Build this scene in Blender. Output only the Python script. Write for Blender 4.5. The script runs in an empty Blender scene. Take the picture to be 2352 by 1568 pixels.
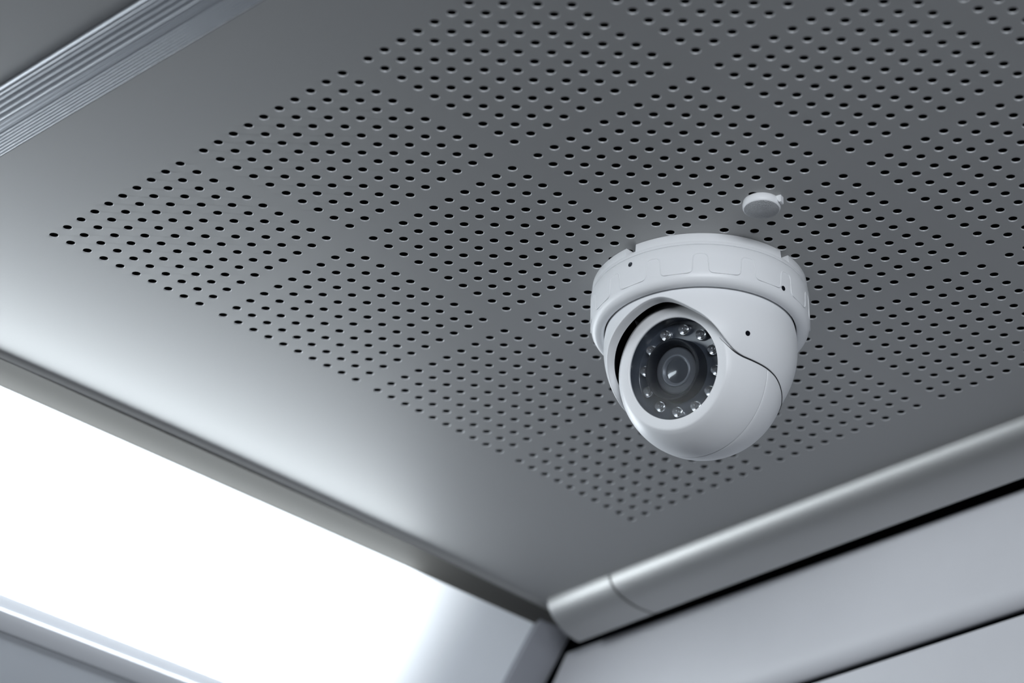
import bpy, math
from mathutils import Vector, Matrix

# ------------------------------------------------------------------ camera, world, lights, exposure
S = 0.009            # metres per hole pitch of the perforated ceiling
Z0 = 2.2             # height of the ceiling above the floor, metres
def W(u, v, z):      # ceiling lattice coordinates (pitches) -> world metres
    return Vector((u * S, v * S, Z0 + z * S))

scene = bpy.context.scene
col = scene.collection
cd = bpy.data.cameras.new('photo_camera')
cam = bpy.data.objects.new('photo_camera', cd)
col.objects.link(cam)
scene.camera = cam
right = Vector((0.72322151, 0.6904125, 0.01677001))
down = Vector((-0.32710916, 0.36383773, -0.87213629))
fwd = Vector((-0.60823535, 0.6252621, 0.48897553))
m = Matrix.Identity(4)
for i in range(3):
    m[i][0] = right[i]; m[i][1] = -down[i]; m[i][2] = -fwd[i]
loc = W(98.81415, -70.72284, -72.5716)
for i in range(3):
    m[i][3] = loc[i]
cam.matrix_world = m
cd.sensor_width = 36.0
cd.sensor_fit = 'HORIZONTAL'
cd.lens = 105.0
cd.clip_start = 0.05
cd.clip_end = 50
cd.dof.use_dof = True
cd.dof.focus_distance = 140.0 * S
cd.dof.aperture_fstop = 8.5
cd.dof.aperture_blades = 0

world = bpy.data.worlds.new('world')
scene.world = world
world.use_nodes = True
bg = world.node_tree.nodes['Background']
bg.inputs[0].default_value = (0.95, 0.97, 1.0, 1)
bg.inputs[1].default_value = 0.05

LAMP = 7.6           # radiance of the lamp diffusers
LAMP_COL = (0.88, 0.95, 1.0)
# added fill for the dome's near side, standing in for unseen room light
ld = bpy.data.lights.new('near_side_fill', 'AREA')
ld.shape = 'RECTANGLE'
ld.size = 0.8
ld.size_y = 0.16
ld.spread = math.radians(110)
ld.energy = 3.25
ld.color = (0.90, 0.95, 1.0)
lo = bpy.data.objects.new('near_side_fill', ld)
col.objects.link(lo)
lo.location = W(110, -62, -14)
lo.rotation_euler = (W(18.8, 24.3, -3) - lo.location).to_track_quat('-Z', 'Y').to_euler()
vs = scene.view_settings
vs.view_transform = 'Standard'
vs.look = 'None'
vs.exposure = 0.0
vs.gamma = 1.0
vs.use_curve_mapping = False

# ------------------------------------------------------------------ materials
def principled(name, col_, rough=0.5, metal=0.0, spec=0.5, coat=0.0, bump=None, mottle=0.0, trans=0.0, ior=1.45):
    ma = bpy.data.materials.new(name)
    ma.use_nodes = True
    nt = ma.node_tree
    b = nt.nodes['Principled BSDF']
    b.inputs['Base Color'].default_value = (*col_, 1)
    b.inputs['Roughness'].default_value = rough
    b.inputs['Metallic'].default_value = metal
    b.inputs['Specular IOR Level'].default_value = spec
    b.inputs['Coat Weight'].default_value = coat
    b.inputs['Transmission Weight'].default_value = trans
    b.inputs['IOR'].default_value = ior
    tc = nt.nodes.new('ShaderNodeTexCoord')
    if mottle:
        n = nt.nodes.new('ShaderNodeTexNoise')
        n.inputs['Scale'].default_value = 30
        n.inputs['Detail'].default_value = 4
        nt.links.new(tc.outputs['Object'], n.inputs['Vector'])
        r = nt.nodes.new('ShaderNodeMapRange')
        r.inputs['To Min'].default_value = 1 - mottle
        r.inputs['To Max'].default_value = 1 + mottle
        nt.links.new(n.outputs['Fac'], r.inputs['Value'])
        mx = nt.nodes.new('ShaderNodeVectorMath')
        mx.operation = 'SCALE'
        mx.inputs[0].default_value = col_
        nt.links.new(r.outputs['Result'], mx.inputs['Scale'])
        nt.links.new(mx.outputs['Vector'], b.inputs['Base Color'])
    if bump:
        kind, scale, strength, dist = bump
        if kind == 'noise':
            t = nt.nodes.new('ShaderNodeTexNoise')
            t.inputs['Detail'].default_value = 3
            out = t.outputs['Fac']
        else:
            t = nt.nodes.new('ShaderNodeTexVoronoi')
            out = t.outputs['Distance']
        t.inputs['Scale'].default_value = scale
        nt.links.new(tc.outputs['Object'], t.inputs['Vector'])
        bp = nt.nodes.new('ShaderNodeBump')
        bp.inputs['Strength'].default_value = strength
        bp.inputs['Distance'].default_value = dist
        nt.links.new(out, bp.inputs['Height'])
        nt.links.new(bp.outputs['Normal'], b.inputs['Normal'])
    return ma

M = {}
M['sheet'] = principled('satin_grey_ceiling_paint', (0.385, 0.387, 0.386), 0.56, 0.5, 0.5, bump=('noise', 2600, 0.05, 0.0002))
M['hole_edge'] = principled('lamplit_hole_edge', (0.62, 0.63, 0.65), 0.4, 0.2)  # paler than the sheet: lamplight on the hole walls put into the colour
M['void'] = principled('black_cavity', (0.004, 0.005, 0.008), 0.9, 0, 0.1)
M['strip'] = principled('brushed_aluminium_strip', (0.46, 0.48, 0.51), 0.32, 0.85)
M['rail'] = principled('satin_aluminium_rail', (0.48, 0.48, 0.475), 0.5, 0.92)
M['frame'] = principled('grey_lamp_frame_paint', (0.095, 0.092, 0.085), 0.65, 0.0, 0.3)
M['end_grey'] = principled('cool_grey_lamp_end', (0.42, 0.43, 0.47), 0.5, 0.0)
M['housing'] = principled('pale_lamp_housing_plastic', (0.78, 0.80, 0.84), 0.55, 0)
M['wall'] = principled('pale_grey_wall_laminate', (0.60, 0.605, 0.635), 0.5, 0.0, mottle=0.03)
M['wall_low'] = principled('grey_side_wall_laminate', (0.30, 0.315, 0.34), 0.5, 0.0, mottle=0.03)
M['floor'] = principled('warm_grey_floor', (0.07, 0.068, 0.062), 0.6, 0, mottle=0.1)
M['white'] = principled('white_camera_plastic', (0.80, 0.81, 0.83), 0.38, 0.0, 0.5, bump=('noise', 3000, 0.04, 0.0002))
M['white_cap'] = principled('white_pebbled_plastic', (0.42, 0.43, 0.45), 0.45, 0.0, bump=('voronoi', 2600, 0.9, 0.0006))
M['black'] = principled('black_joint_shade', (0.012, 0.013, 0.016), 0.45, 0, 0.4, bump=('noise', 4000, 0.15, 0.0003))
M['lens_black'] = principled('black_textured_lens_barrel', (0.010, 0.012, 0.017), 0.38, 0, 0.3, bump=('noise', 5000, 0.35, 0.0004))
M['plate'] = principled('dark_grey_led_board', (0.055, 0.064, 0.082), 0.24, 0, 1.0)
M['lens_face'] = principled('dark_lens_face', (0.075, 0.08, 0.092), 0.5, 0, bump=('noise', 5000, 0.2, 0.0003))
M['lens_ring'] = principled('grey_lens_ring', (0.15, 0.16, 0.18), 0.35, 0.2)
M['lens_glass'] = principled('coated_lens_glass', (0.05, 0.055, 0.065), 0.15, 0, 0.8, coat=1.0)
M['led_cup'] = principled('silver_led_cup', (0.75, 0.76, 0.78), 0.2, 0.9)
M['led'] = principled('clear_led_epoxy', (0.95, 0.96, 0.98), 0.03, 0, 0.6, trans=1.0, ior=1.5)
M['screw'] = principled('dark_steel_screw', (0.10, 0.11, 0.13), 0.35, 0.8)

def glass_window():
    ma = bpy.data.materials.new('smoked_window_glass')
    ma.use_nodes = True
    nt = ma.node_tree
    nt.nodes.clear()
    o = nt.nodes.new('ShaderNodeOutputMaterial')
    mix = nt.nodes.new('ShaderNodeMixShader')
    tr = nt.nodes.new('ShaderNodeBsdfTransparent')
    tr.inputs[0].default_value = (0.86, 0.88, 0.9, 1)
    gl = nt.nodes.new('ShaderNodeBsdfGlossy')
    gl.inputs['Roughness'].default_value = 0.06
    fr = nt.nodes.new('ShaderNodeFresnel')
    fr.inputs['IOR'].default_value = 1.17
    nt.links.new(fr.outputs[0], mix.inputs[0])
    nt.links.new(tr.outputs[0], mix.inputs[1])
    nt.links.new(gl.outputs[0], mix.inputs[2])
    nt.links.new(mix.outputs[0], o.inputs[0])
    return ma
M['window'] = glass_window()

def lamp_mat():
    ma = bpy.data.materials.new('lit_white_diffuser')
    ma.use_nodes = True
    b = ma.node_tree.nodes['Principled BSDF']
    b.inputs['Base Color'].default_value = (0.85, 0.88, 0.9, 1)
    b.inputs['Emission Color'].default_value = (*LAMP_COL, 1)
    b.inputs['Emission Strength'].default_value = LAMP
    return ma
M['lamp'] = lamp_mat()
M['lamp_end'] = principled('faintly_lit_diffuser_end', (0.74, 0.78, 0.84), 0.5)
_b = M['lamp_end'].node_tree.nodes['Principled BSDF']
_b.inputs['Emission Color'].default_value = (*LAMP_COL, 1)
_nt = M['lamp_end'].node_tree
_tc = _nt.nodes.new('ShaderNodeNewGeometry')
_sx = _nt.nodes.new('ShaderNodeSeparateXYZ')
_mr = _nt.nodes.new('ShaderNodeMapRange')          # tubes stop short of the end, the diffuser fades out past them
_mr.interpolation_type = 'SMOOTHERSTEP'
_mr.inputs['From Min'].default_value = 34.0 * S
_mr.inputs['From Max'].default_value = 44.0 * S
_mr.inputs['To Min'].default_value = 1.3
_mr.inputs['To Max'].default_value = 0.12
_nt.links.new(_tc.outputs['Position'], _sx.inputs[0])
_nt.links.new(_sx.outputs['Y'], _mr.inputs['Value'])
_nt.links.new(_mr.outputs['Result'], _b.inputs['Emission Strength'])

# ------------------------------------------------------------------ helpers
def empty(name, u, v, z, label=None, cat=None, group=None, kind=None):
    o = bpy.data.objects.new(name, None)
    o.empty_display_size = 0.02
    col.objects.link(o)
    o.location = W(u, v, z)
    tag(o, label, cat, group, kind)
    return o

def tag(o, label=None, cat=None, group=None, kind=None):
    if label: o['label'] = label
    if cat: o['category'] = cat
    if group: o['group'] = group
    if kind: o['kind'] = kind

def world_loc(o):
    p = Vector((0, 0, 0))
    while o is not None:
        p = p + o.location
        o = o.parent
    return p

def obj(name, verts, faces, mats, parent=None, origin=None, smooth=True, fmat=None, fsmooth=None):
    """verts in lattice coordinates; the object's origin sits at `origin` (lattice) or its parent's origin."""
    if parent is not None:
        po = world_loc(parent)
        oo = W(*origin) if origin else po
    else:
        po = Vector((0, 0, 0))
        oo = W(*origin) if origin else Vector((0, 0, Z0))
    me = bpy.data.meshes.new(name)
    me.from_pydata([tuple(W(*p) - oo) for p in verts], [], faces)
    if not isinstance(mats, (list, tuple)):
        mats = [mats]
    for k in mats:
        me.materials.append(M[k])
    if fmat:
        me.polygons.foreach_set('material_index', fmat)
    if fsmooth:
        me.polygons.foreach_set('use_smooth', fsmooth)
    else:
        me.polygons.foreach_set('use_smooth', [smooth] * len(me.polygons))
    me.update()
    o = bpy.data.objects.new(name, me)
    col.objects.link(o)
    if parent is not None:
        o.parent = parent
    o.location = oo - po
    return o

def fix_normals(o):
    import bmesh
    bm = bmesh.new()
    bm.from_mesh(o.data)
    bmesh.ops.recalc_face_normals(bm, faces=bm.faces)
    bm.to_mesh(o.data)
    bm.free()

def sharp(o, ang=40):
    me = o.data
    import bmesh
    bm = bmesh.new()
    bm.from_mesh(me)
    bmesh.ops.recalc_face_normals(bm, faces=bm.faces)
    for e in bm.edges:
        if len(e.link_faces) == 2 and e.calc_face_angle(0) > math.radians(ang):
            e.smooth = False
    bm.to_mesh(me)
    bm.free()

def lathe(profile, org, ax, n=96, a0=0.0, a1=360.0, close_profile=False):
    """profile: list of (along axis, radius) about axis `ax` through `org`."""
    ax = Vector(ax).normalized()
    t = Vector((0, 0, 1)) if abs(ax.z) < 0.9 else Vector((1, 0, 0))
    e1 = ax.cross(t).normalized()
    e2 = ax.cross(e1)
    org = Vector(org)
    full = abs(a1 - a0 - 360) < 1e-6
    cols = n if full else n + 1
    V, Fc = [], []
    for k in range(cols):
        a = math.radians(a0 + (a1 - a0) * k / n)
        dr = e1 * math.cos(a) + e2 * math.sin(a)
        for (d, r) in profile:
            V.append(tuple(org + ax * d + dr * r))
    q = len(profile)
    for k in range(n):
        k2 = (k + 1) % cols
        for j in range(q - 1 if not close_profile else q):
            j2 = (j + 1) % q
            Fc.append((k * q + j, k2 * q + j, k2 * q + j2, k * q + j2))
    if not full and close_profile:
        Fc.append(tuple(range(q)))
        Fc.append(tuple((cols - 1) * q + j for j in range(q)))
    return V, Fc

def sweep_u(profile, us, zf=None):
    """profile of (v, z) points extruded along u; zf(u) adds height."""
    V, Fc = [], []
    q = len(profile)
    for u in us:
        for (v, z) in profile:
            V.append((u, v, z + (zf(u) if zf else 0)))
    for k in range(len(us) - 1):
        for j in range(q - 1):
            Fc.append((k * q + j, (k + 1) * q + j, (k + 1) * q + j + 1, k * q + j + 1))
    return V, Fc

def prism(poly3, extr):
    """closed polygon of 3-D points pushed along vector extr."""
    n = len(poly3)
    V = [tuple(p) for p in poly3] + [tuple(Vector(p) + Vector(extr)) for p in poly3]
    Fc = [tuple(range(n)), tuple(range(2 * n - 1, n - 1, -1))]
    for i in range(n):
        j = (i + 1) % n
        Fc.append((i, j, n + j, n + i))
    return V, Fc

def interp(tab, x):
    if x <= tab[0][0]: return tab[0][1]
    for (a, fa), (b, fb) in zip(tab, tab[1:]):
        if x <= b:
            return fa + (fb - fa) * (x - a) / (b - a)
    return tab[-1][1]

# the ceiling sheet is very slightly bowed
def surf(u, v):
    def q(s):
        return s * s if abs(s) < 1.5 else 2.25 + 0.6 * (abs(s) - 1.5)
    return -0.1 * q((u - 20) / 20) - 0.219 * q((v - 20) / 20)

# ------------------------------------------------------------------ the ceiling sheet with its punched holes
PU, PV = 10.5841, 10.5247
HR, HB = 0.216, 0.020
UMAX = 132.0
U_EDGE, V_STRIP, V_RAIL = -10.9, -6.0, 46.0

def build_ceiling():
    def lines(P, count, lo, hi):
        xs = [(lo, None)]
        for a in range(count):
            for k in range(11):
                xs.append((a * P - 0.5 + k, None))
        return [x for x, _ in xs]
    nu, nv = 5, 4
    us = [-10.3] + [-6, -3]
    uc = []
    for a in range(nu):
        for k in range(11):
            us.append(a * PU - 0.5 + k)
    us += [58, 64, 72, 84, 100, 116, UMAX]
    vsl = [V_STRIP, -3.0]
    for b in range(nv):
        for k in range(11):
            vsl.append(b * PV - 0.5 + k)
    vsl += [43.0, V_RAIL]
    def inpanel(x, P, cnt):
        for a in range(cnt):
            if a * P - 0.5 - 1e-4 < x < a * P + 9.5 + 1e-4:
                return True
        return False
    V, Fc, fm, fs = [], [], [], []
    idx = {}
    def gv(i, j):
        if (i, j) not in idx:
            idx[(i, j)] = len(V)
            V.append((us[i], vsl[j], surf(us[i], vsl[j])))
        return idx[(i, j)]
    N = 16
    for i in range(len(us) - 1):
        for j in range(len(vsl) - 1):
            cu, cv = (us[i] + us[i + 1]) / 2, (vsl[j] + vsl[j + 1]) / 2
            c = [gv(i + 1, j + 1), gv(i, j + 1), gv(i, j), gv(i + 1, j)]   # quadrants 0..3
            if inpanel(cu, PU, nu) and inpanel(cv, PV, nv) and us[i + 1] - us[i] < 1.01 and vsl[j + 1] - vsl[j] < 1.01:
                z = surf(cu, cv)
                base = len(V)
                for (r, dz) in ((HR + HB, 0.0), (HR, 0.02), (HR, 0.06)):
                    for k in range(N):
                        a = 2 * math.pi * k / N
                        V.append((cu + r * math.cos(a), cv + r * math.sin(a), z + dz))
                # ring k=0 is at +u: boundary between quadrant 3 and quadrant 0
                for qd in range(4):
                    for k in range(4):
                        k0 = qd * 4 + k
                        Fc.append((c[qd], base + (k0 + 1) % N, base + k0)); fm.append(0); fs.append(False)
                    kb = (qd + 1) * 4 % N
                    Fc.append((c[qd], c[(qd + 1) % 4], base + kb)); fm.append(0); fs.append(False)
                for ring in range(2):
                    for k in range(N):
                        k1 = (k + 1) % N
                        A = base + ring * N
                        Fc.append((A + k, A + k1, A + N + k1, A + N + k)); fm.append(1); fs.append(True)
            else:
                Fc.append((c[2], c[1], c[0], c[3])); fm.append(0); fs.append(False)
    # edge beside the lamp rolls down a little
    prof = [(-10.3, 0.0), (-10.55, -0.015), (-10.72, -0.06), (-10.83, -0.14), (-10.88, -0.24), (-10.9, -0.34), (-10.9, 0.4)]
    base = len(V)
    for j, v in enumerate(vsl):
        for (u, dz) in prof:
            V.append((u, v, surf(-10.3, v) + dz))
    q = len(prof)
    for j in range(len(vsl) - 1):
        for k in range(q - 1):
            Fc.append((base + j * q + k, base + (j + 1) * q + k, base + (j + 1) * q + k + 1, base + j * q + k + 1)); fm.append(0); fs.append(True)
    o = obj('ceiling', V, Fc, ['sheet', 'hole_edge'], origin=(20, 20, 0), fmat=fm, fsmooth=fs)
    tag(o, 'satin grey metal ceiling sheet punched with square fields of round holes', kind='structure')
    # dark space above the sheet
    bV = [(-11.4, -11, 0.9), (UMAX, -11, 0.9), (UMAX, 50, 0.9), (-11.4, 50, 0.9)]
    V2, F2 = prism(bV, (0, 0, 0.6))
    obj('backing', V2, F2, 'void', o, smooth=False)
    return o
ceiling = build_ceiling()

# plain neighbouring sheet beyond the ribbed strip
zs = surf(20, V_STRIP)
prof = [(-9.25, 0.7), (-9.3, 0.25), (-9.42, 0.10), (-9.7, 0.0), (-10.3, -0.03), (-11.5, -0.03), (-16, -0.03), (-60, -0.03), (-220, -0.03)]
V, Fc = sweep_u(prof, [-10.9, 0, 15, 30, 60, UMAX], lambda u: surf(u, V_STRIP))
o = obj('plain_panel', V, Fc, 'sheet', ceiling)
fix_normals(o)

# ribbed aluminium strip
def ribbed():
    pts = [(-9.45, 0.3), (-9.45, -0.02)]
    for k in range(9):                                         # round bead along the far edge
        a = math.pi * k / 8
        pts.append((-9.28 - 0.16 * math.cos(a), -0.04 - 0.15 * math.sin(a)))
    def rib(v, w, h, zb):
        for k in range(5):
            a = math.pi * k / 4
            pts.append((v + w / 2 - w / 2 * math.cos(a), zb - h * math.sin(a)))
    v = -9.10
    for k in range(4):                                         # broad ribs, then fine ones in a shallow valley, then a raised group
        rib(v, 0.29, 0.024, -0.02); v += 0.33
    for k in range(3):
        rib(v, 0.15, 0.045, 0.03); v += 0.20
    for k in range(7):
        rib(v, 0.125, 0.022, 0.0); pts.append((v + 0.146, 0.06)); v += 0.168
    pts.append((v, 0.05)); pts.append((v, 0.3))
    return pts
rp = ribbed()
V, Fc = sweep_u(rp, [-10.9, -5, 0, 5, 10, 15, 20, 25, 30, 40, 60, UMAX], lambda u: surf(u, V_STRIP))
o = obj('trim_1', V, Fc, 'strip', origin=(20, -7.7, 0))
sharp(o, 35)
tag(o, 'finely ribbed aluminium joint strip between two ceiling sheets', kind='structure')

# ------------------------------------------------------------------ end bulkhead, rail, side wall, floor
VB = 49.5
ZTOP, ZGAP = -1.62, -8.45
def ucut(z, v=None):       # slanted line where the bulkhead meets the lamp end
    return -12.75 + (z + 1.2) * 0.66
wall = empty('wall_back', 20, VB, -20, 'pale grey laminate end wall in two stacked panels', kind='structure')
def wall_panel(zt, zb, rt, rb, mat='wall'):
    prof = [(VB + 1.2, zt)]
    for k in range(7):
        a = math.pi / 2 * k / 6
        prof.append((VB + rt - rt * math.sin(a), zt - rt + rt * math.cos(a)))
    for k in range(7):
        a = math.pi / 2 * k / 6
        prof.append((VB + rb * 0.7 * (1 - math.cos(a)), zb + rb - rb * math.sin(a)))
    prof.append((VB + rb * 0.7 + 0.1, zb + 0.6))
    V, Fc = [], []
    q = len(prof)
    cols = [0.0, 0.02, 0.25, 0.6, 1.0]
    for c_ in cols:
        for (v, z) in prof:
            u0 = ucut(z)
            V.append((u0 + (UMAX - u0) * c_, v, z))
    for k in range(len(cols) - 1):
        for j in range(q - 1):
            Fc.append((k * q + j, (k + 1) * q + j, (k + 1) * q + j + 1, k * q + j + 1))
    o = obj('panel', V, Fc, mat, wall)
    fix_normals(o)
    return o
wall_panel(ZTOP, ZGAP + 0.36, 0.2, 1.3)
wall_panel(ZGAP - 0.30, -240, 0.10, 0.3)
V, Fc = prism([(-160, VB + 1.6, 0.6), (UMAX, VB + 1.6, 0.6), (UMAX, VB + 1.6, -243), (-160, VB + 1.6, -243)], (0, 0.8, 0))
obj('backing', V, Fc, 'void', wall, smooth=False)

# rounded aluminium rail between ceiling and bulkhead, in two pieces
rail = empty('trim_2', 10, 46.8, -0.5, 'rounded satin aluminium rail where ceiling meets the end wall', kind='structure')
def rail_piece(u0a, u0b, u1a, u1b):
    """ends run from (u at front edge) to (u at back edge)."""
    prof = [(44.85, 0.5)]
    for k in range(17):
        a = math.pi / 2 * k / 16
        prof.append((47.65 - 2.8 * math.cos(a), -0.02 - 1.66 * math.sin(a)))
    prof += [(47.9, -1.66), (47.95, -1.54), (47.95, 0.5)]
    V, Fc = [], []
    q = len(prof)
    n = 24
    for k in range(n + 1):
        t = k / n
        for (v, z) in prof:
            w = (v - 44.85) / 3.1
            ua, ub = u0a + (u0b - u0a) * w, u1a + (u1b - u1a) * w
            tt = t ** 2.2
            u = ua + (ub - ua) * tt
            V.append((u, v, z + surf(u, 44.8) - 0.02))
    for k in range(n):
        for j in range(q - 1):
            Fc.append((k * q + j, (k + 1) * q + j, (k + 1) * q + j + 1, k * q + j + 1))
    Fc.append(tuple(range(q))); Fc.append(tuple(n * q + j for j in range(q)))
    o = obj('rail_piece', V, Fc, 'rail', rail)
    sharp(o, 40)
    return o
rail_piece(-10.35, -10.6, -5.55, -4.75)
rail_piece(-5.40, -4.60, UMAX, UMAX)
# dark filler inside the joint between the two rail pieces
V, Fc = prism([(-5.7, 45.2, -0.45), (-5.2, 45.2, -0.45), (-4.5, 47.7, -0.5), (-5.0, 47.7, -0.5)], (0, 0, -0.25))
obj('joint_filler', V, Fc, 'void', rail, smooth=False)

# ------------------------------------------------------------------ the lamp strip on the slanted cove
ANG = math.radians(51)
DS = Vector((-math.cos(ANG), 0, -math.sin(ANG)))     # down the slope
DN = Vector((math.sin(ANG), 0, -math.cos(ANG)))      # out of the lamp into the room
Q0 = Vector((-12.75, 0, -0.55))
def lampframe(mirror):
    def P(s, v, n):
        p = Q0 + DS * s + DN * n
        u = p.x if not mirror else (UMAX - 10.9) - p.x
        return (u, v, p.z)
    return P

def build_lamp(mirror, label, V0=-95.0, V1=46.5, VE=VB, vb=37.5):
    P = lampframe(mirror)
    t = empty('cove_light', P(5, 0, 0)[0], (V0 + VE) / 2, -4.5, label, 'lamp')
    def sweep(name, prof, va, vb, mat, closed=True, ang=40):
        q = len(prof)
        V = [P(s, va, n) for s, n in prof] + [P(s, vb, n) for s, n in prof]
        Fc = [(j, (j + 1) % q, q + (j + 1) % q, q + j) for j in range(q)]
        Fc += [tuple(range(q)), tuple(range(2 * q - 1, q - 1, -1))]
        o = obj(name, V, Fc, mat, t)
        sharp(o, ang)
        return o
    # flat top rail beside the ceiling edge (horizontal face), with a dark joint behind it
    top = [(-11.15, -0.50), (-12.6, -0.62), (-13.0, -0.80), (-13.05, 0.4), (-11.15, 0.4)]
    def mu(u): return u if not mirror else (UMAX - 10.9) - u
    q = len(top)
    V = [(mu(u), V0, z) for u, z in top] + [(mu(u), VE, z) for u, z in top]
    Fc = [(j, (j + 1) % q, q + (j + 1) % q, q + j) for j in range(q)] + [tuple(range(q)), tuple(range(2 * q - 1, q - 1, -1))]
    o = obj('top_rail', V, Fc, 'frame', t); sharp(o, 40)
    dk = [(-10.85, 0.0), (-11.25, 0.0), (-11.25, 0.5), (-10.85, 0.5)]
    V = [(mu(u), V0, z) for u, z in dk] + [(mu(u), VE, z) for u, z in dk]
    Fc = [(j, (j + 1) % 4, 4 + (j + 1) % 4, 4 + j) for j in range(4)] + [(0, 1, 2, 3), (7, 6, 5, 4)]
    obj('joint_shadow_gap', V, Fc, 'void', t, smooth=False)
    # pale housing tray, its end cap, and the stepped lower rail
    sweep('housing', [(0.35, 0.0), (10.1, 0.0), (10.1, -1.2), (0.35, -1.2)], V0, V1, 'lamp_end')
    sweep('end_cap', [(-0.1, 0.18), (10.3, 0.18), (10.3, -1.2), (-0.1, -1.2)], V1 + 0.12, VE - 0.15, 'end_grey')
    sweep('bottom_rail', [(10.12, 0.0), (10.2, 0.22), (10.85, 0.22), (10.95, 0.42), (11.85, 0.42), (12.0, 0.3), (12.0, -0.8), (10.12, -0.8)], V0, VE - 0.15, 'housing')
    # glowing diffuser: pillow with rounded ends
    s0, s1, va, rad = 0.55, 9.95, V0 + 3, 4.4
    out = []
    for (cs, cv, a0) in ((s1 - rad, vb - rad, 0), (s0 + 1.2, vb - 1.2, 90), (s0 + 1.2, va + 1.2, 180), (s1 - rad, va + rad, 270)):
        r = rad if cs > 5 else 1.2
        for k in range(9):
            a = math.radians(a0 + 90 * k / 8)
            out.append((cs + r * math.cos(a), cv + r * math.sin(a)))
    cs = (s0 + s1) / 2
    V, Fc = [], []
    n = len(out)
    rings = [(0.0, 0.01), (0.0, 0.2), (0.12, 0.45), (0.4, 0.7), (1.0, 0.95), (2.2, 1.1)]
    for (ins, h) in rings:
        for (s, v) in out:
            ks = (s1 - s0) / 2
            fs_ = 1 - ins / ks
            s2 = cs + (s - cs) * fs_
            cvm = (va + vb) / 2; kv = (vb - va) / 2
            v2 = cvm + (v - cvm) * (1 - ins / kv)
            V.append(P(s2, v2, h))
    for r in range(len(rings) - 1):
        for k in range(n):
            k2 = (k + 1) % n
            Fc.append((r * n + k, r * n + k2, (r + 1) * n + k2, (r + 1) * n + k))
    Fc.append(tuple((len(rings) - 1) * n + k for k in range(n)))
    o = obj('diffuser', V, Fc, 'lamp', t)
    sharp(o, 50)
    o['label'] = 'glowing white diffuser'
    return t
build_lamp(False, 'long glowing white lamp set in the slanted cove beside the perforated ceiling', V0=-74.0)

# side wall below each lamp
P = lampframe(False)
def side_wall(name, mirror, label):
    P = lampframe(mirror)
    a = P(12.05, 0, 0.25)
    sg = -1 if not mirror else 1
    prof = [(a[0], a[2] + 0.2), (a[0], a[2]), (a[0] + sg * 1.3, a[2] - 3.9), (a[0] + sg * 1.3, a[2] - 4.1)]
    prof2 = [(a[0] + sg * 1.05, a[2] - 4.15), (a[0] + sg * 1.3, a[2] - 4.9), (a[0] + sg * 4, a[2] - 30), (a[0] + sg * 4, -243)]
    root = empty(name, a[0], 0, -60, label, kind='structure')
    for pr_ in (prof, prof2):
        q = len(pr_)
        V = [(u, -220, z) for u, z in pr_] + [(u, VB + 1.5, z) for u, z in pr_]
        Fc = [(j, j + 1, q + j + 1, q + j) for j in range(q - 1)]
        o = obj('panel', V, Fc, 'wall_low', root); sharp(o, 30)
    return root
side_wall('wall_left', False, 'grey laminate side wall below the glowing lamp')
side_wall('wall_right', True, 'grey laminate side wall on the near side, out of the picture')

V, Fc = prism([(-60, -220, -Z0 / S), (190, -220, -Z0 / S), (190, 60, -Z0 / S), (-60, 60, -Z0 / S)], (0, 0, -4))
o = obj('floor', V, Fc, 'floor', origin=(60, -60, -Z0 / S), smooth=False)
tag(o, 'warm grey floor far below the ceiling', kind='structure')

# ------------------------------------------------------------------ the dome camera
AX = Vector((18.85, 24.33, 0))
CS = Vector((18.85, 24.33, -3.43)); RS = 4.6
CB = Vector((18.93, 24.33, -4.91)); RB = 3.94
NF = Vector((0.131, -0.953, -0.248)).normalized()
HF = Vector((0.136, -0.991, 0)).normalized()
SD = Vector((-HF.y, HF.x, 0))
camera = empty('security_camera', AX.x, AX.y, 0, 'white dome security camera mounted under the perforated ceiling', 'camera')
def azdir(a):
    a = math.radians(a)
    return HF * math.cos(a) + SD * math.sin(a)
def azpt(a, r, z):
    p = AX + azdir(a) * r
    return (p.x, p.y, z)
Cw = lambda v: (v.x, v.y, v.z)

# base plate with slots
def base_plate():
    V, Fc = [], []
    def ring_seg(a0, a1, zt, zb, ri, ro_t, ro_b, n, closed=False):
        b = len(V)
        for k in range(n + (0 if closed else 1)):
            a = a0 + (a1 - a0) * k / n
            V.extend([azpt(a, ri, zt), azpt(a, ro_t - 0.03, zt), azpt(a, ro_t, zt - 0.03), azpt(a, ro_b, zb), azpt(a, ri, zb)])
        cols_ = n if closed else n + 1
        for k in range(n):
            k2 = (k + 1) % cols_
            for j in range(5):
                j2 = (j + 1) % 5
                Fc.append((b + k * 5 + j, b + k2 * 5 + j, b + k2 * 5 + j2, b + k * 5 + j2))
        if not closed:
            Fc.append(tuple(b + j for j in range(5)))
            Fc.append(tuple(b + (cols_ - 1) * 5 + j for j in range(5)))
    ring_seg(0, 360, -0.40, -0.64, 4.3, 5.176, 5.20, 120, True)
    nt = [-6.0, 83.5, 173.5, 263.5]
    hw = 3.3
    for i in range(4):
        a0 = nt[i] + hw
        a1 = nt[(i + 1) % 4] - hw
        if a1 < a0: a1 += 360
        ring_seg(a0, a1, 0.0, -0.47, 4.3, 5.14, 5.186, 34)
    ring_seg(0, 360, 0.0, -0.3, 4.0, 4.42, 4.42, 60, True)
    return V, Fc
V, Fc = base_plate()
o = obj('base_plate', V, Fc, 'white', camera); sharp(o, 50)

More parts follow.
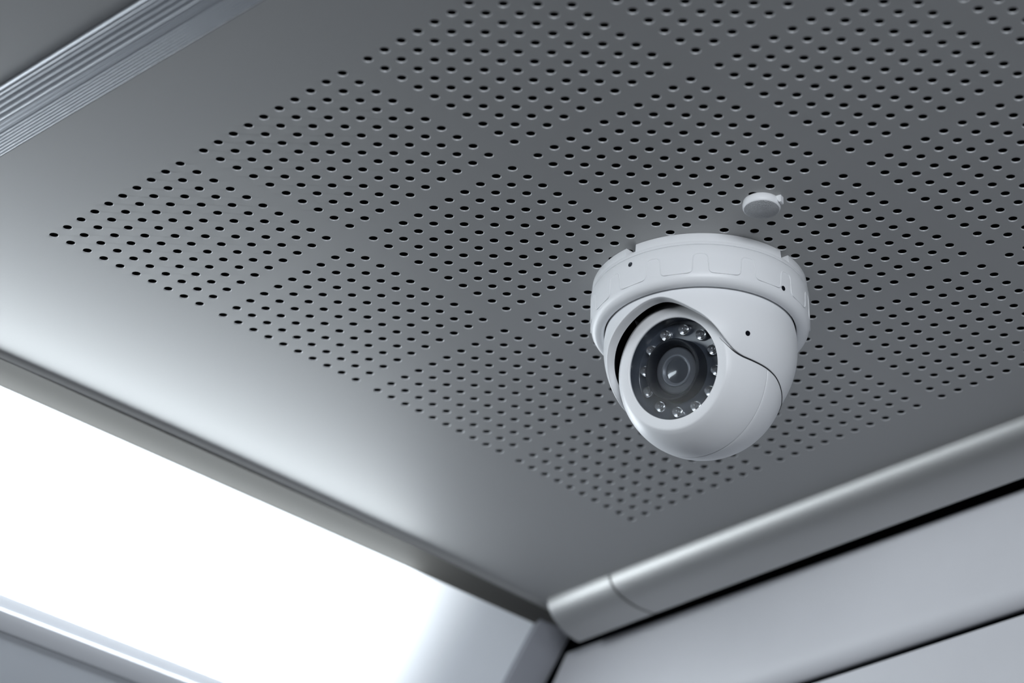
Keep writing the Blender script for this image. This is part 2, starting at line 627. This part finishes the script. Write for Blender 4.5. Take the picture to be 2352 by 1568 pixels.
prof = [(-0.64, 4.9), (-0.645, 5.165), (-0.67, 5.17), (-0.685, 5.205), (-0.72, 5.225), (-1.2, 5.235), (-1.8, 5.235), (-2.15, 5.22),
        (-2.35, 5.18), (-2.48, 5.11), (-2.57, 5.02), (-2.62, 4.92), (-2.64, 4.80), (-2.63, 4.68), (-2.58, 4.60), (-2.50, 4.56), (-2.3, 4.55), (-1.6, 4.55)]
V, Fc = lathe(prof, AX, (0, 0, 1), 160)
ringo = obj('locking_ring', V, Fc, 'white', camera); sharp(ringo, 60)

# raised key-pattern line on the ring
def key_line():
    pts = []
    def corner_round(path, r=0.18, n=4):
        out = []
        for i in range(len(path)):
            if i == 0 or i == len(path) - 1:
                out.append(path[i]); continue
            p0, p1, p2 = (Vector(path[i - 1]), Vector(path[i]), Vector(path[i + 1]))
            rr = min(r, (p0 - p1).length * 0.45, (p2 - p1).length * 0.45)
            A = p1 + (p0 - p1).normalized() * rr
            B = p1 + (p2 - p1).normalized() * rr
            for k in range(n + 1):
                t_ = k / n
                out.append(tuple((A * (1 - t_) + p1 * t_) * (1 - t_) + (p1 * (1 - t_) + B * t_) * t_))
        return out
    deg = 5.235 * math.pi / 180
    path = []
    for k in range(-6, 8):
        c = 33.0 + 25.0 * k
        path += [((c - 4.4) * deg, -2.19), ((c - 3.6) * deg, -1.17), ((c + 3.6) * deg, -1.17), ((c + 4.4) * deg, -2.19)]
    path = [(x, y, 0) for x, y in path]
    path = corner_round(path, 0.24, 5)
    V, Fc = [], []
    n = len(path); q = 6
    tr = 0.028
    def surf_pt(x, y, h):
        r = 5.222 + h
        if y > -1.3: r += 0.0
        return AX + azdir(x / deg) * r + Vector((0, 0, y))
    for i in range(n):
        p = Vector(path[i])
        tn = (Vector(path[min(i + 1, n - 1)]) - Vector(path[max(i - 1, 0)])).normalized()
        sdn = Vector((-tn.y, tn.x, 0))
        for k in range(q):
            a = 2 * math.pi * k / q
            w = p + sdn * (tr * math.cos(a))
            V.append(tuple(surf_pt(w.x, w.y, 0.012 + tr * 0.8 * math.sin(a))))
    for i in range(n - 1):
        for k in range(q):
            k2 = (k + 1) % q
            Fc.append((i * q + k, (i + 1) * q + k, (i + 1) * q + k2, i * q + k2))
    return V, Fc
V, Fc = key_line()
obj('raised_line', V, Fc, 'white', ringo)

def set_screw(parent, pos, nrm, r, mat='screw', depth=0.1):
    nrm = Vector(nrm).normalized()
    V, Fc = lathe([(-0.01, r * 1.08), (0.012, r * 1.02), (0.014, r * 0.95), (0.006, r * 0.85), (0.006, 0.001)], pos, nrm, 20)
    o = obj('screw_hole', V, Fc, mat, parent)
    return o
for (a, z, r, mt) in ((-5.6, -1.06, 0.115, 'screw'), (80.6, -2.1, 0.115, 'void'), (200, -1.1, 0.115, 'screw')):
    p = AX + azdir(a) * 5.232 + Vector((0, 0, z))
    set_screw(ringo, p, azdir(a), r, mt)

# dome housing with its scooped opening
EDGE = [(-180, -38.0), (-130, -37.5), (-110, -35.5), (-95, -32), (-80, -31), (-70, -29.5), (-64, -26.0), (-59, -21.5), (-52, -16), (-45.8, -11.3), (-37.3, -5.6), (-26, -0.6), (-14.7, 3.6),
        (-3.4, 7.0), (5.4, 8.0), (11.7, 6.6), (19.5, 2.1), (27, -3.0), (34.4, -7.8), (41, -13.9), (47.2, -21), (53.8, -26.7), (60.7, -29.3),
        (71.4, -30.2), (84.1, -30.8), (95.3, -31.9), (106.2, -34.2), (118.8, -36.6), (135, -38), (180, -38.0)]
NA = 240
edge_s = []
for k in range(NA):
    a = -180 + 360 * k / NA
    acc = 0; ww = 0
    for d in (-4, -2, 0, 2, 4):
        x = a + d
        x = x - 360 if x > 180 else (x + 360 if x < -180 else x)
        wgt = 3 - abs(d) / 2
        acc += wgt * interp(EDGE, x); ww += wgt
    edge_s.append((a, acc / ww))
def sph(a, el, r):
    e = math.radians(el)
    return CS + azdir(a) * (r * math.cos(e)) + Vector((0, 0, r * math.sin(e)))
def smooth01(x):
    x = max(0.0, min(1.0, x))
    return x * x * (3 - 2 * x)
V, Fc = [], []
LV, LF = [], []
rows = 22
q = None
lq = None
for (a, e) in edge_s:
    colp = []
    for r in range(rows):
        t_ = r / (rows - 1)
        t_ = 1 - (1 - t_) ** 1.4
        el = 24 + (e + 0.8 - 24) * t_
        colp.append(sph(a, el, RS))
    colp.append(sph(a, e + 0.35, RS - 0.004))
    colp.append(sph(a, e + 0.08, RS - 0.018))
    colp.append(sph(a, e, RS - 0.042))
    w = smooth01((72 - abs(a)) / 30)
    tip = sph(a, e, RS - 0.042)
    inner = sph(a, e + 0.3, RS - 0.42) * (1 - w) + (tip - HF * 0.47 + Vector((0, 0, -0.01)) - azdir(a) * 0.05) * w
    for f in (0.33, 0.66, 1.0):
        colp.append(tip * (1 - f) + inner * f)
    V.extend([Cw(p) for p in colp]); q = len(colp)
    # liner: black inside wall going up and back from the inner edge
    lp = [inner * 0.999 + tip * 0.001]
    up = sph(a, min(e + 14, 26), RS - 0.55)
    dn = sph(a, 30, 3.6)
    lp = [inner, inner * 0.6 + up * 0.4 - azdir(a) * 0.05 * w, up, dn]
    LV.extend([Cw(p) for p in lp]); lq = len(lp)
for k in range(NA):
    k2 = (k + 1) % NA
    for j in range(q - 1):
        Fc.append((k * q + j, k2 * q + j, k2 * q + j + 1, k * q + j + 1))
    for j in range(lq - 1):
        LF.append((k * lq + j, k2 * lq + j, k2 * lq + j + 1, k * lq + j + 1))
housing = obj('dome_housing', V, Fc, 'white', camera); sharp(housing, 55)
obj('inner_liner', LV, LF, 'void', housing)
# black line painting the shade in the narrow joint between housing and eyeball
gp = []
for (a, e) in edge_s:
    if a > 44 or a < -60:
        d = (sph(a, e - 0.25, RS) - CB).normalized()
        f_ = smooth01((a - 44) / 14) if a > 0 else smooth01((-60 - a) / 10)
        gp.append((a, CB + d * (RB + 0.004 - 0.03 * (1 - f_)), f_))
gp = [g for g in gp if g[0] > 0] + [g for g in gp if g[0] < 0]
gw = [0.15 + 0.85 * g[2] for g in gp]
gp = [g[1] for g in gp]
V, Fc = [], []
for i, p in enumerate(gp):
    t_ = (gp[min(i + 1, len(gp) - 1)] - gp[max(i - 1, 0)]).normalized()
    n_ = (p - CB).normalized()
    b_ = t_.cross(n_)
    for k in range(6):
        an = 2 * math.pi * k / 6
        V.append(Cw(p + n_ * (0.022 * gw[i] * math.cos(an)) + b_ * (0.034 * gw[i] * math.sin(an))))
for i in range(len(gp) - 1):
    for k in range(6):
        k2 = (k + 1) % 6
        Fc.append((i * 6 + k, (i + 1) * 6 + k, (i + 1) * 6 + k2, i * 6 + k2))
obj('joint_shade_line', V, Fc, 'black', housing)
pd = Vector((4.152, -1.53, -1.258)).normalized()
set_screw(housing, CS + pd * RS, pd, 0.12, 'void')

# eyeball: front shell up to the seam, rear shell behind it
def arcp(th0, th1, n, r=RB):
    return [(r * math.cos(math.radians(th0 + (th1 - th0) * k / n)), r * math.sin(math.radians(th0 + (th1 - th0) * k / n))) for k in range(n + 1)]
face = [(2.40, 2.405), (2.56, 2.41), (2.61, 2.42), (2.632, 2.45), (2.637, 2.50), (2.637, 2.70), (2.635, 2.84), (2.622, 2.90), (2.59, 2.945), (2.55, 2.985)]
fr = face + arcp(50.8, 81.1, 24) + [(RB * math.cos(math.radians(81.45)), RB * math.sin(math.radians(81.45)) - 0.012), (RB * math.cos(math.radians(81.5)), 3.80)]
V, Fc = lathe(fr, CB, NF, 144)
eye = obj('eyeball', V, Fc, 'white', camera); sharp(eye, 60)
rr = [(RB * math.cos(math.radians(81.6)), 3.80), (RB * math.cos(math.radians(81.7)), RB * math.sin(math.radians(81.7)) - 0.012)] + arcp(82.0, 176, 40, RB - 0.004)
V, Fc = lathe(rr, CB, NF, 144)
o = obj('rear_shell', V, Fc, 'white', eye); sharp(o, 60)

WINFLIP = True
# inside of the eye: well, LED board, lens, LEDs, window
V, Fc = lathe([(2.52, 2.404), (1.80, 2.40), (1.78, 2.36), (1.78, 1.2)], CB, NF, 96)
obj('led_board', V, Fc, 'plate', eye)
_rc = Vector(right)
CL = CB + (_rc - NF * _rc.dot(NF)) * -0.17
V, Fc = lathe([(1.75, 1.50), (2.42, 1.48), (2.475, 1.465), (2.50, 1.43), (2.495, 1.38), (2.46, 1.33), (2.30, 1.20), (2.05, 1.15), (1.90, 1.14)], CL, NF, 96)
barrel = obj('lens_barrel', V, Fc, 'lens_black', camera)
V, Fc = lathe([(2.00, 1.145), (2.06, 1.10), (2.09, 1.02), (2.10, 0.79), (2.11, 0.77)], CL, NF, 80)
obj('lens_face', V, Fc, 'lens_face', barrel)
V, Fc = lathe([(2.10, 0.785), (2.15, 0.765), (2.16, 0.71), (2.13, 0.66), (2.02, 0.58)], CL, NF, 80)
obj('lens_ring', V, Fc, 'lens_ring', barrel)
V, Fc = lathe([(2.03, 0.60), (2.08, 0.48), (2.11, 0.30), (2.125, 0.12), (2.127, 0.001)], CL, NF, 64)
obj('lens_glass', V, Fc, 'lens_glass', barrel)

e1 = NF.cross(Vector((0, 0, 1))).normalized()
e2 = NF.cross(e1)
if e2.z < 0: e2 = -e2
lr, lt = 1.95, 12
for k in range(lt):
    a = 2 * math.pi * (k + 0.5) / lt
    c = CB + (e1 * math.cos(a) + e2 * math.sin(a)) * lr
    V, Fc = lathe([(1.78, 0.27), (1.92, 0.27), (1.94, 0.24), (1.90, 0.16), (1.86, 0.001)], c, NF, 20)
    led = obj('led', V, Fc, 'led_cup', camera)
    dome = [(1.90, 0.001), (1.90, 0.205), (2.06, 0.205)] + [(2.06 + 0.205 * math.sin(math.radians(x)), max(0.001, 0.205 * math.cos(math.radians(x)))) for x in (15, 30, 45, 60, 75, 90)]
    V, Fc = lathe(dome, c, NF, 20)
    o = obj('led_lens', V, Fc, 'led', led)
    fix_normals(o)
V, Fc = lathe([(2.575, 2.407), (2.575, 1.6), (2.575, 0.8), (2.575, 0.001)], CB, NF, 96)
win = obj('window', V, [f[::-1] for f in Fc] if WINFLIP else Fc, 'window', camera)
win['label'] = 'round clear window over the lens'

# ------------------------------------------------------------------ small pebbled sensor cap on the ceiling
SC = Vector((26.07, 20.24, surf(26.07, 20.24)))
sensor = empty('sensor_cap', SC.x, SC.y, SC.z, 'small white pebbled sensor button on the ceiling behind the dome camera', 'sensor')
V, Fc = lathe([(0.0, 0.80), (-0.03, 0.84), (-0.2, 0.875), (-0.33, 0.87), (-0.40, 0.84), (-0.43, 0.80)], SC, (0, 0, 1), 64)
obj('rim', V, Fc, 'white', sensor)
V, Fc = lathe([(-0.425, 0.81), (-0.49, 0.70), (-0.55, 0.52), (-0.585, 0.30), (-0.595, 0.001)], SC, (0, 0, 1), 64)
obj('pebbled_lens', V, Fc, 'white_cap', sensor)
# clip tab standing off the rim
dirr = Vector((0.97, 0.24, 0)).normalized()
prp = Vector((-dirr.y, dirr.x, 0))
b0 = SC + dirr * 0.74
tabp = [b0 + prp * 0.14 + Vector((0, 0, 0.0)), b0 + prp * 0.14 + dirr * 0.30, b0 + prp * 0.14 + dirr * 0.30 + Vector((0, 0, -0.36)), b0 + prp * 0.14 + dirr * 0.20 + Vector((0, 0, -0.36)), b0 + prp * 0.14 + dirr * 0.08 + Vector((0, 0, -0.12))]
V, Fc = prism([tuple(p) for p in tabp], tuple(-prp * 0.28))
obj('clip', V, Fc, 'white', sensor, smooth=False)
